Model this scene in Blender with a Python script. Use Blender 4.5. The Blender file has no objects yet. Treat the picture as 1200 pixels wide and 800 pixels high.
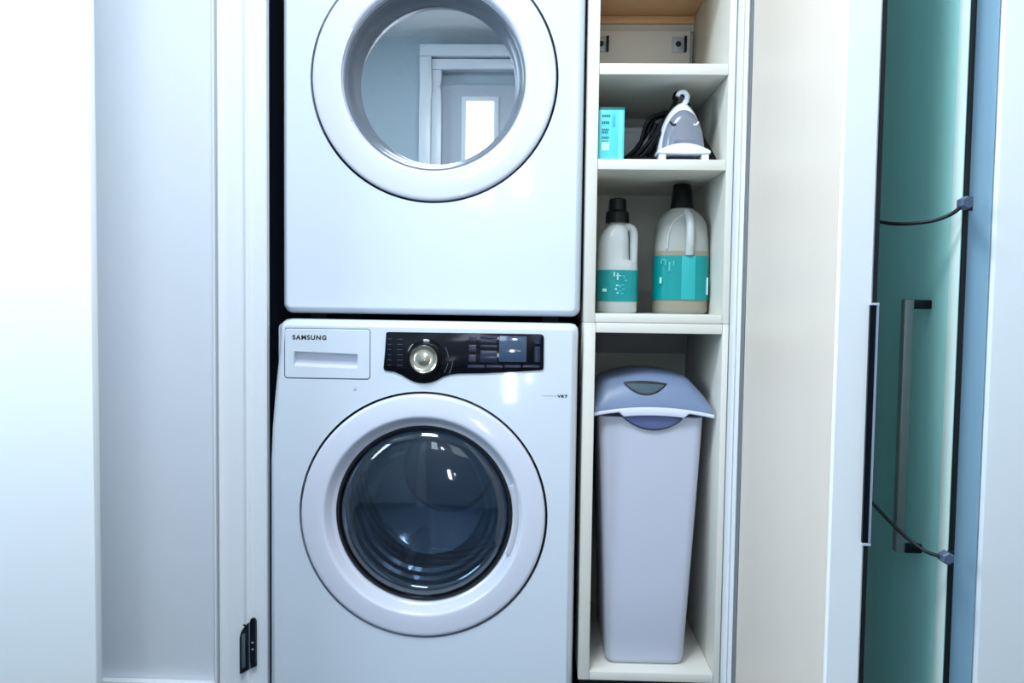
import bpy, bmesh, math, random
from math import pi, sin, cos, radians
from mathutils import Vector, Matrix
from mathutils.geometry import delaunay_2d_cdt

random.seed(7)
scene = bpy.context.scene
COL = scene.collection

# ------------------------------------------------------------------ camera
cd = bpy.data.cameras.new('camera')
cam = bpy.data.objects.new('camera', cd)
COL.objects.link(cam)
cd.sensor_fit = 'HORIZONTAL'
cd.sensor_width = 36.0
cd.lens = 932.5 / 1200 * 36.0
cd.clip_start = 0.02
_r = Vector((0.99939626, 0.03206273, 0.01338279))
_u = Vector((-0.01496508, 0.04962919, 0.99865559))
_f = Vector((-0.03135545, 0.99825294, -0.05007904))
cam.matrix_world = Matrix(((_r.x, _u.x, -_f.x, 0.0), (_r.y, _u.y, -_f.y, -1.7366),
                           (_r.z, _u.z, -_f.z, 1.0), (0, 0, 0, 1)))
scene.camera = cam

# ------------------------------------------------------------------ view, sky
vs = scene.view_settings
scene.display_settings.display_device = 'sRGB'
vs.view_transform = 'Standard'
vs.look = 'None'
vs.gamma = 1.0
vs.use_curve_mapping = False
vs.exposure = -0.08

world = bpy.data.worlds.new('world')
scene.world = world
world.use_nodes = True
bg = world.node_tree.nodes['Background']
bg.inputs['Color'].default_value = (0.62, 0.82, 1.0, 1)
bg.inputs['Strength'].default_value = 1.0


def area_light(name, loc, target, sx, sy, power, color, spread=180):
    ld = bpy.data.lights.new(name, 'AREA')
    ld.shape = 'RECTANGLE'
    ld.size, ld.size_y = sx, sy
    ld.energy = power
    ld.color = color
    ld.spread = radians(spread)
    o = bpy.data.objects.new(name, ld)
    COL.objects.link(o)
    o.location = loc
    o.rotation_euler = (Vector(target) - Vector(loc)).to_track_quat('-Z', 'Y').to_euler()
    return o


# daylight through the window in the left wall and through the glazed door behind
area_light('window_daylight', (-1.96, -1.50, 1.85), (0.2, -0.55, 1.35), 0.55, 0.9, 26, (0.70, 0.88, 1.0))
area_light('doorway_daylight', (0.42, -2.36, 1.85), (-0.05, 0, 1.25), 0.5, 0.8, 2.5, (0.82, 0.92, 1.0))

# ------------------------------------------------------------------ helpers


def lin(c):
    c = c / 255.0
    return c / 12.92 if c <= 0.04045 else ((c + 0.055) / 1.055) ** 2.4


def mat(name, rgb, rough=0.5, metal=0.0, spec=0.5, coat=0.0, noise=0.0, nscale=20.0, stretch=(1, 1, 1), bump=0.0):
    m = bpy.data.materials.new(name)
    m.use_nodes = True
    nt = m.node_tree
    b = nt.nodes['Principled BSDF']
    c = (lin(rgb[0]), lin(rgb[1]), lin(rgb[2]), 1)
    b.inputs['Base Color'].default_value = c
    b.inputs['Roughness'].default_value = rough
    b.inputs['Metallic'].default_value = metal
    b.inputs['Specular IOR Level'].default_value = spec
    b.inputs['Coat Weight'].default_value = coat
    b.inputs['Coat Roughness'].default_value = 0.06
    if noise or bump:
        tc = nt.nodes.new('ShaderNodeTexCoord')
        mp = nt.nodes.new('ShaderNodeMapping')
        mp.inputs['Scale'].default_value = stretch
        nz = nt.nodes.new('ShaderNodeTexNoise')
        nz.inputs['Scale'].default_value = nscale
        nz.inputs['Detail'].default_value = 4
        nt.links.new(tc.outputs['Object'], mp.inputs['Vector'])
        nt.links.new(mp.outputs['Vector'], nz.inputs['Vector'])
        if noise:
            mx = nt.nodes.new('ShaderNodeMix')
            mx.data_type = 'RGBA'
            mx.inputs['A'].default_value = tuple(v * (1 - noise) for v in c[:3]) + (1,)
            mx.inputs['B'].default_value = tuple(min(1, v * (1 + noise)) for v in c[:3]) + (1,)
            nt.links.new(nz.outputs['Fac'], mx.inputs['Factor'])
            nt.links.new(mx.outputs['Result'], b.inputs['Base Color'])
        if bump:
            bp = nt.nodes.new('ShaderNodeBump')
            bp.inputs['Strength'].default_value = bump
            bp.inputs['Distance'].default_value = 0.002
            nt.links.new(nz.outputs['Fac'], bp.inputs['Height'])
            nt.links.new(bp.outputs['Normal'], b.inputs['Normal'])
    return m


def glass_mat(name, tint, mirror, rough=0.02, edge=0.75):
    """Thin pane: a tinted see-through layer with a reflecting surface that grows towards grazing angles."""
    m = bpy.data.materials.new(name)
    m.use_nodes = True
    nt = m.node_tree
    nt.nodes.remove(nt.nodes['Principled BSDF'])
    out = nt.nodes['Material Output']
    tr = nt.nodes.new('ShaderNodeBsdfTransparent')
    tr.inputs['Color'].default_value = (lin(tint[0]), lin(tint[1]), lin(tint[2]), 1)
    gl = nt.nodes.new('ShaderNodeBsdfGlossy')
    gl.inputs['Roughness'].default_value = rough
    gl.inputs['Color'].default_value = (0.9, 0.95, 1, 1)
    lw = nt.nodes.new('ShaderNodeLayerWeight')
    lw.inputs['Blend'].default_value = 0.3
    mr = nt.nodes.new('ShaderNodeMapRange')
    mr.inputs['To Min'].default_value = mirror
    mr.inputs['To Max'].default_value = edge
    mx = nt.nodes.new('ShaderNodeMixShader')
    nt.links.new(lw.outputs['Facing'], mr.inputs['Value'])
    nt.links.new(mr.outputs['Result'], mx.inputs['Fac'])
    nt.links.new(tr.outputs['BSDF'], mx.inputs[1])
    nt.links.new(gl.outputs['BSDF'], mx.inputs[2])
    nt.links.new(mx.outputs['Shader'], out.inputs['Surface'])
    return m


def wood_mat(name, rgb1, rgb2, rough=0.45):
    m = bpy.data.materials.new(name)
    m.use_nodes = True
    nt = m.node_tree
    b = nt.nodes['Principled BSDF']
    b.inputs['Roughness'].default_value = rough
    tc = nt.nodes.new('ShaderNodeTexCoord')
    mp = nt.nodes.new('ShaderNodeMapping')
    mp.inputs['Scale'].default_value = (3, 30, 30)
    nz = nt.nodes.new('ShaderNodeTexNoise')
    nz.inputs['Scale'].default_value = 2.5
    nz.inputs['Detail'].default_value = 6
    nz.inputs['Distortion'].default_value = 0.6
    mx = nt.nodes.new('ShaderNodeMix')
    mx.data_type = 'RGBA'
    mx.inputs['A'].default_value = tuple(lin(v) for v in rgb1) + (1,)
    mx.inputs['B'].default_value = tuple(lin(v) for v in rgb2) + (1,)
    nt.links.new(tc.outputs['Object'], mp.inputs['Vector'])
    nt.links.new(mp.outputs['Vector'], nz.inputs['Vector'])
    nt.links.new(nz.outputs['Fac'], mx.inputs['Factor'])
    nt.links.new(mx.outputs['Result'], b.inputs['Base Color'])
    return m


def glow_mat(name, rgb, strength):
    m = bpy.data.materials.new(name)
    m.use_nodes = True
    b = m.node_tree.nodes['Principled BSDF']
    b.inputs['Emission Color'].default_value = (lin(rgb[0]), lin(rgb[1]), lin(rgb[2]), 1)
    b.inputs['Emission Strength'].default_value = strength
    return m


def root_of(o):
    while o.parent is not None:
        o = o.parent
    return o


def link(name, me, m, parent=None, smooth=32):
    o = bpy.data.objects.new(name, me)
    if parent is not None:
        off = root_of(parent).location
        me.transform(Matrix.Translation(-off))
        o.parent = parent
    COL.objects.link(o)
    me.materials.clear()
    me.materials.append(m)
    if smooth:
        me.polygons.foreach_set('use_smooth', [True] * len(me.polygons))
        me.set_sharp_from_angle(angle=radians(smooth))
    return o


def mesh(name, verts, faces, m, parent=None, smooth=32, fix=True):
    me = bpy.data.meshes.new(name)
    me.from_pydata([tuple(v) for v in verts], [], faces)
    me.validate()
    if fix:
        bm = bmesh.new()
        bm.from_mesh(me)
        bmesh.ops.remove_doubles(bm, verts=bm.verts, dist=1e-6)
        bmesh.ops.recalc_face_normals(bm, faces=bm.faces)
        bm.to_mesh(me)
        bm.free()
    return link(name, me, m, parent, smooth)


def box(name, x0, x1, y0, y1, z0, z1, m, parent=None, bev=0.0015, seg=2):
    bm = bmesh.new()
    bmesh.ops.create_cube(bm, size=1)
    for v in bm.verts:
        v.co = Vector(((x0 + x1) / 2 + v.co.x * (x1 - x0), (y0 + y1) / 2 + v.co.y * (y1 - y0), (z0 + z1) / 2 + v.co.z * (z1 - z0)))
    if bev:
        bmesh.ops.bevel(bm, geom=bm.edges[:], offset=bev, segments=seg, affect='EDGES', profile=0.5)
    me = bpy.data.meshes.new(name)
    bm.to_mesh(me)
    bm.free()
    return link(name, me, m, parent)


def lathe(name, prof, cx, cz, m, parent=None, seg=96, close=False, cap_end=False, cap_start=False, smooth=40):
    """profile of (radius, y) turned about the Y axis through (cx, cz)"""
    V, F = [], []
    n = len(prof)
    for k in range(seg):
        a = 2 * pi * k / seg
        for r, y in prof:
            V.append((cx + r * cos(a), y, cz + r * sin(a)))
    for k in range(seg):
        k2 = (k + 1) % seg
        for i in range(n if close else n - 1):
            j = (i + 1) % n
            F.append((k * n + i, k2 * n + i, k2 * n + j, k * n + j))
    if cap_end:
        F.append(tuple(k * n + n - 1 for k in range(seg)))
    if cap_start:
        F.append(tuple(k * n for k in range(seg)))
    return mesh(name, V, F, m, parent, smooth)


def inset(poly, d):
    """move every corner of a counter-clockwise outline inwards by d"""
    out = []
    n = len(poly)
    for i in range(n):
        p0, p1, p2 = Vector(poly[i - 1]), Vector(poly[i]), Vector(poly[(i + 1) % n])
        e1, e2 = (p1 - p0).normalized(), (p2 - p1).normalized()
        n1, n2 = Vector((-e1.y, e1.x)), Vector((-e2.y, e2.x))
        b = n1 + n2
        b = b / max(0.35, b.dot(n1)) if b.length > 1e-6 else n1
        out.append(tuple(p1 + b * d))
    return out


def ccw(poly):
    a = sum(poly[i - 1][0] * poly[i][1] - poly[i][0] * poly[i - 1][1] for i in range(len(poly)))
    return list(poly) if a > 0 else list(reversed(poly))


def rrect(x0, x1, z0, z1, r, seg=6):
    rs = r if isinstance(r, (tuple, list)) else (r, r, r, r)   # bottom-left, bottom-right, top-right, top-left
    P = []
    for (cx, cz, a0, rr) in ((x0 + rs[0], z0 + rs[0], pi, rs[0]), (x1 - rs[1], z0 + rs[1], 1.5 * pi, rs[1]),
                             (x1 - rs[2], z1 - rs[2], 0, rs[2]), (x0 + rs[3], z1 - rs[3], pi / 2, rs[3])):
        for k in range(seg + 1):
            a = a0 + pi / 2 * k / seg
            P.append((cx + rr * cos(a), cz + rr * sin(a)))
    return P


def circle(cx, cz, r, n=96):
    return [(cx + r * cos(2 * pi * k / n), cz + r * sin(2 * pi * k / n)) for k in range(n)]


def inside(p, poly):
    c = False
    n = len(poly)
    for i in range(n):
        (x1, y1), (x2, y2) = poly[i - 1], poly[i]
        if (y1 > p[1]) != (y2 > p[1]) and p[0] < (x2 - x1) * (p[1] - y1) / (y2 - y1) + x1:
            c = not c
    return c


def fill(outer, holes):
    pts, edges = [], []
    for loop in [outer] + list(holes):
        s = len(pts)
        pts += [Vector(p) for p in loop]
        edges += [(s + i, s + (i + 1) % len(loop)) for i in range(len(loop))]
    v, e, f, *_ = delaunay_2d_cdt(pts, edges, [], 0, 1e-7)
    tri = []
    for t in f:
        c = (sum(v[i].x for i in t) / 3, sum(v[i].y for i in t) / 3)
        if inside(c, outer) and not any(inside(c, h) for h in holes):
            tri.append(tuple(t))
    return [(p.x, p.y) for p in v], tri


def shell(name, outline, steps, m, parent=None, holes=(), hole_depth=0.03, back=False, smooth=32):
    """front panel in the XZ plane: steps is a list of (inset, y) from the back rim to the front face"""
    outline = ccw(outline)
    V, F = [], []
    n = len(outline)
    for d, y in steps:
        for x, z in inset(outline, d):
            V.append((x, y, z))
    for k in range(len(steps) - 1):
        for i in range(n):
            j = (i + 1) % n
            F.append((k * n + i, k * n + j, (k + 1) * n + j, (k + 1) * n + i))
    yf = steps[-1][1]
    v2, tri = fill(inset(outline, steps[-1][0]), holes)
    s = len(V)
    V += [(x, yf, z) for x, z in v2]
    F += [tuple(s + i for i in t) for t in tri]
    for h in holes:
        s = len(V)
        q = len(h)
        V += [(x, yf, z) for x, z in h] + [(x, yf + hole_depth, z) for x, z in h]
        F += [(s + i, s + (i + 1) % q, s + q + (i + 1) % q, s + q + i) for i in range(q)]
    if back:
        v2, tri = fill(inset(outline, steps[0][0]), holes)
        s = len(V)
        V += [(x, steps[0][1], z) for x, z in v2]
        F += [tuple(s + i for i in t) for t in tri]
    return mesh(name, V, F, m, parent, smooth)


def plate(name, outline, y0, y1, m, parent=None, bev=0.001, holes=()):
    """flat solid in the XZ plane, front face at y0 with a softened rim"""
    return shell(name, outline, [(0, y1), (0, y0 + bev), (bev * 0.3, y0 + bev * 0.3), (bev, y0)], m, parent, holes, y1 - y0, True)


def upright(name, plan, z0, z1, m, parent=None, smooth=32):
    """outline in the XY plane raised from z0 to z1"""
    plan = ccw(plan)
    n = len(plan)
    V = [(x, y, z0) for x, y in plan] + [(x, y, z1) for x, y in plan]
    F = [(i, (i + 1) % n, n + (i + 1) % n, n + i) for i in range(n)] + [tuple(range(n)), tuple(range(n, 2 * n))]
    return mesh(name, V, F, m, parent, smooth)


def loft(name, loops, m, parent=None, smooth=40, caps=True):
    n = len(loops[0])
    V = [p for L in loops for p in L]
    F = []
    for k in range(len(loops) - 1):
        for i in range(n):
            j = (i + 1) % n
            F.append((k * n + i, k * n + j, (k + 1) * n + j, (k + 1) * n + i))
    if caps:
        F.append(tuple(range(n)))
        F.append(tuple(range((len(loops) - 1) * n, len(loops) * n)))
    return mesh(name, V, F, m, parent, smooth)


def spline(pts, n=8):
    P = [Vector(p) for p in pts]
    out = []
    for i in range(len(P) - 1):
        a, b, c, d = P[max(i - 1, 0)], P[i], P[i + 1], P[min(i + 2, len(P) - 1)]
        for k in range(n):
            t = k / n
            out.append(0.5 * ((2 * b) + (c - a) * t + (2 * a - 5 * b + 4 * c - d) * t * t + (3 * b - a - 3 * c + d) * t ** 3))
    out.append(P[-1])
    return out


def tube(name, pts, r, m, parent=None, seg=10, smooth_path=True, n=8, flat=1.0):
    P = spline(pts, n) if smooth_path else [Vector(p) for p in pts]
    T = []
    for i in range(len(P)):
        T.append((P[min(i + 1, len(P) - 1)] - P[max(i - 1, 0)]).normalized())
    nrm = T[0].orthogonal().normalized()
    loops = []
    for i, p in enumerate(P):
        nrm = (nrm - T[i] * nrm.dot(T[i])).normalized()
        bn = T[i].cross(nrm)
        rr = r[min(int(i / (len(P) - 1) * len(r)), len(r) - 1)] if isinstance(r, (list, tuple)) else r
        loops.append([tuple(p + nrm * (cos(2 * pi * k / seg) * rr) + bn * (sin(2 * pi * k / seg) * rr * flat)) for k in range(seg)])
    return loft(name, loops, m, parent, 50)


def text(name, body, size, loc, m, parent=None, thick=0.0004, bold=0.0, sx=1.0):
    c = bpy.data.curves.new(name, 'FONT')
    c.body = body
    c.size = size
    c.extrude = thick
    c.offset = bold
    c.space_character = 1.2
    t = bpy.data.objects.new(name, c)
    me = bpy.data.meshes.new_from_object(t)
    bpy.data.objects.remove(t)
    me.transform(Matrix.Translation(loc) @ Matrix.Rotation(pi / 2, 4, 'X') @ Matrix.Diagonal((sx, 1, 1, 1)))
    return link(name, me, m, parent, 0)


def thing(name, loc, label, cat, group=None):
    o = bpy.data.objects.new(name, None)
    o.empty_display_size = 0.05
    COL.objects.link(o)
    o.location = loc
    o['label'] = label
    o['category'] = cat
    if group:
        o['group'] = group
    return o


def struct(o, label):
    o['kind'] = 'structure'
    o['label'] = label
    return o


# ------------------------------------------------------------------ materials
M_WALL = mat('painted_wall', (226, 231, 238), 0.6, noise=0.02, nscale=3)
M_ROOM = mat('grey_blue_wall', (186, 200, 208), 0.7)
M_TRIM = mat('white_gloss_paint', (236, 240, 244), 0.32)
M_LEAF = mat('white_door_paint', (248, 250, 251), 0.35)
M_CREAM = mat('cream_door_face', (238, 224, 209), 0.42, noise=0.025, nscale=2.5, stretch=(6, 6, 0.4))
M_FLOOR = wood_mat('slate_floor', (66, 74, 84), (88, 96, 106))
M_CEIL = mat('ceiling_paint', (240, 240, 238), 0.8)
M_APPL = mat('white_enamel', (220, 228, 238), 0.25, coat=0.8)
M_RING = mat('white_door_ring', (222, 225, 238), 0.2, coat=0.6)
M_SIDE = mat('appliance_side', (190, 196, 205), 0.4)
M_BEZEL = mat('grey_bezel', (112, 120, 132), 0.28)
M_BLACK = mat('black_rubber', (9, 10, 14), 0.5)
M_GROOVE = mat('dark_groove', (14, 15, 22), 0.7)
M_PANEL = mat('black_gloss_panel', (4, 4, 12), 0.1, spec=0.25, coat=0.15)
M_BUTTON = mat('navy_buttons', (30, 38, 62), 0.2)
M_DISPLAY = mat('display_glass', (60, 78, 104), 0.06, coat=0.6)
M_CHROME = mat('champagne_chrome', (226, 214, 190), 0.16, 1.0)
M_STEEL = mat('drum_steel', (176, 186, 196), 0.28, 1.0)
M_DARKST = mat('drum_dark_steel', (96, 112, 126), 0.34, 1.0)  # darker steel of the drum paddles
M_DRY = mat('dryer_drum', (150, 164, 172), 0.4, 0.3)
M_GAP = mat('gap_grey', (92, 98, 112), 0.6)
M_INK = mat('black_ink', (18, 18, 22), 0.5)
M_INKG = mat('grey_ink', (120, 126, 140), 0.5)
M_CAB = mat('cabinet_melamine', (226, 224, 214), 0.4, noise=0.012, nscale=6)
M_CABIN = mat('cabinet_inside', (214, 213, 202), 0.5, noise=0.02, nscale=5)
M_WOOD = wood_mat('raw_pine', (214, 164, 116), (236, 194, 150))
M_BRACKET = mat('zinc_bracket', (170, 182, 192), 0.35, 0.25)
M_BIN = mat('bin_plastic', (196, 200, 217), 0.42)
M_LID = mat('bin_lid_plastic', (120, 137, 168), 0.4)
M_LIDRIM = mat('bin_rim_plastic', (224, 230, 248), 0.35)
M_SLOT = mat('slot_shade_grey', (62, 84, 96), 0.6)
M_TAB = mat('lid_tab', (92, 104, 150), 0.45)
M_TEAL = mat('teal_label', (0, 146, 146), 0.3, noise=0.1, nscale=30)
M_TEALBOX = mat('aqua_carton', (90, 214, 220), 0.4)
M_TEALBOXD = mat('aqua_print', (24, 116, 122), 0.5)
M_PALEBOX = mat('aqua_print_pale', (190, 244, 246), 0.5)
M_BOTTLE = mat('milky_plastic', (194, 200, 200), 0.35)
M_JUG = mat('grey_milky_plastic', (164, 168, 162), 0.35)
M_JUGLOW = mat('detergent_fill', (150, 144, 124), 0.4)
M_CAP = mat('black_cap', (4, 4, 7), 0.35, spec=0.25)
M_IRONW = mat('iron_white', (238, 242, 250), 0.25, coat=0.3)
M_IRONG = mat('iron_grey_tank', (126, 132, 148), 0.25, coat=0.4)
M_SOLE = mat('iron_soleplate', (5, 5, 9), 0.4, spec=0.2)
M_CORD = mat('black_cord', (3, 3, 6), 0.5, spec=0.15)
M_CARTON = mat('grey_carton', (220, 225, 228), 0.6)
M_GLASSTEAL = mat('teal_lacquer_glass', (160, 220, 214), 0.22, noise=0.06, nscale=2, stretch=(1, 14, 0.15))
M_SATIN = mat('satin_handle', (118, 132, 130), 0.4, 0.4)
M_DKHANDLE = mat('dark_handle', (20, 24, 34), 0.3, 0.7)
M_BLUE = mat('pale_blue_edge', (150, 190, 212), 0.45)
M_STRAP = mat('strap_black', (8, 10, 20), 0.5)
M_CLIP = mat('clip_grey', (84, 100, 124), 0.4)
M_NAVY = mat('closet_shade_navy', (42, 52, 72), 0.7)  # navy stands in for the shade inside the closet
M_WINDOW = glow_mat('bright_window', (225, 240, 255), 5.0)

# ------------------------------------------------------------------ setting: room
fl = struct(box('floor', -2.2, 1.8, -2.6, 1.1, -0.05, 0.0, M_FLOOR, bev=0), 'dark slate floor under the appliances')
struct(box('ceiling', -2.2, 1.8, -2.6, 1.1, 2.5, 2.55, M_CEIL, bev=0), 'flat white ceiling')
# wall beside the closet opening, and above it
struct(box('wall_front', -2.2, -0.66, 0.03, 0.13, 0.0, 2.5, M_WALL, bev=0), 'pale grey wall left of the closet')
struct(box('wall_header', -0.705, 0.62, 0.03, 0.13, 2.15, 2.5, M_WALL, bev=0), 'wall above the closet opening')
struct(box('wall_pier', 0.449, 0.62, 0.03, 0.13, 0.0, 2.15, M_WALL, bev=0), 'wall behind the open closet door')
# closet inside
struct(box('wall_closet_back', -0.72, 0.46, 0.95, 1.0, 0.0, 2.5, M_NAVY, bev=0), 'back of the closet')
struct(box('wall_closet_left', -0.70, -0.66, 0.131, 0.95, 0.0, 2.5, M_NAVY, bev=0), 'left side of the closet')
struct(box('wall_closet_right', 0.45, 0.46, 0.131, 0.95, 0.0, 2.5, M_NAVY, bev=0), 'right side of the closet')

# left casing with its beads (profile in plan), its inner edge at the opening
prof = [(-0.7195, 0.03), (-0.7195, 0.006), (-0.7165, 0.002), (-0.7135, 0.006), (-0.7125, 0.024), (-0.7085, 0.024), (-0.7075, 0.006),
        (-0.7045, 0.001), (-0.701, 0.004), (-0.697, 0.0085), (-0.682, 0.0095), (-0.670, 0.007), (-0.660, 0.0095), (-0.652, 0.0085),
        (-0.6475, 0.004), (-0.643, 0.001), (-0.6385, 0.003), (-0.635, 0.008), (-0.604, 0.008), (-0.600, 0.012), (-0.600, 0.029),
        (-0.622, 0.0295)]
casing = struct(upright('trim_1', prof, 0.0, 2.18, M_TRIM), 'white moulded casing left of the washer')
# flush catch let into the casing near its foot
la = thing('door_catch', (-0.64, 0.005, 0.215), 'black flush door catch set low in the white casing left of the washer', 'latch')
pk = [(-0.6595, 0.153), (-0.656, 0.153), (-0.6375, 0.164), (-0.6215, 0.172), (-0.6215, 0.277), (-0.637, 0.270), (-0.648, 0.262), (-0.656, 0.25), (-0.6595, 0.236)]
plate('pocket', pk, -0.0012, 0.0035, M_BLACK, la, 0.001)
plate('inner_plate', [(-0.6545, 0.165), (-0.646, 0.170), (-0.646, 0.248), (-0.6545, 0.243)], -0.0022, 0.0, mat('catch_grey', (100, 116, 128), 0.4, 0.5), la, 0.0008)
sp = plate('strike_plate', rrect(-0.6335, -0.6215, 0.180, 0.283, 0.005), -0.006, 0.0, mat('catch_navy', (30, 34, 50), 0.35, 0.7), la, 0.0012)
plate('strike_edge', [(-0.636, 0.166), (-0.6335, 0.168), (-0.6335, 0.276), (-0.636, 0.274)], -0.0075, -0.0005, mat('catch_bright', (140, 150, 176), 0.3, 0.8), la, 0.0006)
for z in (0.213, 0.228):
    plate('screw', circle(-0.6275, z, 0.0022, 16), -0.0072, -0.005, M_BRACKET, sp, 0.0004)
tube('spring_tongue', [(-0.649, -0.003, 0.267), (-0.642, -0.006, 0.267), (-0.635, -0.006, 0.272)], 0.002, M_BLACK, la)

# baseboard of the left wall
bb = [(-2.2, 0.0)]
struct(box('baseboard_left', -2.2, -0.7205, 0.008, 0.0295, 0.0, 0.123, M_TRIM, bev=0.004), 'white baseboard below the grey wall')

# right casing: two slim beads between cabinet and door
prof = [(0.4215, 0.016), (0.4215, 0.002), (0.4235, -0.004), (0.428, -0.006), (0.4315, -0.002), (0.4335, -0.006), (0.438, -0.009), (0.4415, -0.006),
        (0.443, 0.0), (0.4485, 0.002), (0.4485, 0.13), (0.4215, 0.13)]
struct(upright('trim_2', prof, 0.0, 2.15, M_TRIM), 'white beaded casing right of the shelves')

# white leaf standing at the far left, close to the camera
d1 = struct(box('door_1', -1.60, -0.777, -0.372, -0.35, 0.03, 2.1, M_LEAF, bev=0.003), 'bright white door leaf at the far left edge')
b = box('stile', -1.59, -0.90, -0.3745, -0.371, 0.05, 0.16, M_LEAF, d1, bev=0.001)

# open white closet door, seen along its cream inner face
Lx, Ly = 0.4435, -0.03          # inner corner at the hinge
Fx, Fy = 0.4215, -0.60          # inner corner at the free edge
dv = Vector((Fx - Lx, Fy - Ly)).normalized()
nv = Vector((-dv.y, dv.x))      # towards the outer face
t = 0.0495
A, B = Vector((Lx, Ly)), Vector((Fx, Fy))
e = 0.003
plan = [A, B - dv * e, B + nv * e, B + nv * (t - e), B + nv * t - dv * e, A + nv * t]
d2 = struct(upright('door_2', [tuple(p) for p in plan], 0.02, 2.1, M_LEAF, smooth=20), 'open white closet door with cream inner face')
pl = [A + dv * 0.001 - nv * 0.0015, B - dv * 0.004 - nv * 0.0015, B - dv * 0.004 + nv * 0.001, A + dv * 0.001 + nv * 0.001]
upright('inner_panel', [tuple(p) for p in pl], 0.02, 2.1, M_CREAM, d2)['label'] = 'cream inner face of the door'
se = [B + nv * (t + 0.0002) - dv * 0.06, B + nv * (t + 0.0002) - dv * 0.002, B + nv * (t + 0.006) - dv * 0.002, B + nv * (t + 0.006) - dv * 0.06]
upright('edge_seal', [tuple(p) for p in se], 0.02, 2.1, M_BLACK, d2)['label'] = 'black rubber edge seal'
# flat bar handle on its outer face, showing past the edge
hb = [B + nv * (t + 0.0062) - dv * 0.035, B + nv * (t + 0.0062) + dv * 0.004, B + nv * (t + 0.0085) + dv * 0.004, B + nv * (t + 0.0085) - dv * 0.035]
h2 = [B + nv * (t - 0.0055) + dv * 0.0015, B + nv * (t - 0.0055) + dv * 0.006, B + nv * (t + 0.0055) + dv * 0.006, B + nv * (t + 0.0055) + dv * 0.0015]
hd = upright('edge_pull', [tuple(p) for p in h2], 0.665, 1.003, M_DKHANDLE, d2)
hd['label'] = 'long dark edge pull'
h3 = [B + nv * (t + 0.0028) + dv * 0.0055, B + nv * (t + 0.0028) + dv * 0.0078, B + nv * (t + 0.0056) + dv * 0.0078, B + nv * (t + 0.0056) + dv * 0.0055]
upright('bright_rim', [tuple(p) for p in h3], 0.665, 1.003, mat('bright_rim', (196, 204, 226), 0.3, 0.6), hd)
for z in (0.663, 1.0035):
    h4 = [B + nv * (t - 0.0058) + dv * 0.0016, B + nv * (t - 0.0058) + dv * 0.008, B + nv * (t + 0.0058) + dv * 0.008, B + nv * (t + 0.0058) + dv * 0.0016]
    upright('end_cap', [tuple(p) for p in h4], z - 0.0016, z + 0.0016, mat('bright_cap', (220, 226, 240), 0.3, 0.3), hd)

# right wall beyond the teal door, and the rest of the room
struct(box('wall_right', 0.642, 1.8, -0.592, -0.45, 0.0, 2.5, M_LEAF, bev=0.002), 'white wall at the right edge')
struct(box('wall_right_side', 1.75, 1.8, -2.55, -0.593, 0.0, 2.5, M_ROOM, bev=0), 'right side wall behind the camera')
struct(box('wall_left', -2.2, -2.15, -2.55, 0.029, 0.0, 2.5, M_ROOM, bev=0), 'left side wall with a window')
# window on the left wall
w1 = struct(box('window_1', -2.149, -2.13, -2.05, -0.85, 0.95, 2.25, mat('window_pane', (200, 225, 245), 0.1), bev=0), 'window on the left wall')
for y in (-2.1, -1.45, -0.85):
    box('window_frame', -2.15, -2.10, y, y + 0.05, 0.9, 2.3, M_TRIM, w1)
for z in (0.9, 2.25):
    box('window_frame', -2.15, -2.10, -2.1, -0.8, z, z + 0.05, M_TRIM, w1)
# wall behind the camera with a white framed, partly glazed door, plus added glow panes
struct(box('wall_back', -2.2, 1.8, -2.60, -2.55, 0.0, 2.5, M_ROOM, bev=0), 'grey blue wall behind the camera')
d3 = struct(box('door_3', -0.545, 0.72, -2.53, -2.50, 0.01, 2.20, mat('grey_white_door', (188, 194, 202), 0.4), bev=0.003), 'white framed door behind the camera')
for x0, x1 in ((-0.675, -0.605), (0.78, 0.85)):
    box('frame_post', x0, x1, -2.549, -2.44, 0.0, 2.35, M_TRIM, d3, bev=0.008)
box('frame_head', -0.675, 0.85, -2.549, -2.44, 2.351, 2.42, M_TRIM, d3, bev=0.008)
box('inner_stop', -0.604, -0.546, -2.549, -2.46, 0.0, 2.28, M_TRIM, d3, bev=0.004)
box('inner_stop', -0.604, 0.779, -2.549, -2.46, 2.281, 2.34, M_TRIM, d3, bev=0.004)
M_LITE = glow_mat('daylit_pane', (225, 240, 255), 6.0)
M_GLINT = glow_mat('glint_glow', (240, 246, 255), 42.0)
for (x0, x1, z0, z1) in ((-0.40, -0.24, 1.50, 2.10), (-0.13, -0.07, 1.58, 1.72), (-0.165, -0.115, 0.47, 0.68), (-0.045, -0.030, 0.575, 0.62)):  # the small panes are added glows that put highlights on washer and dryer
    box('glow_frame', x0 - 0.03, x1 + 0.03, -2.4998, -2.492, z0 - 0.03, z1 + 0.03, M_TRIM, d3, bev=0.003)
    box('glow_pane', x0, x1, -2.4918, -2.488, z0, z1, M_LITE if z1 > 1.8 else M_GLINT, d3, bev=0.001)

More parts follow.
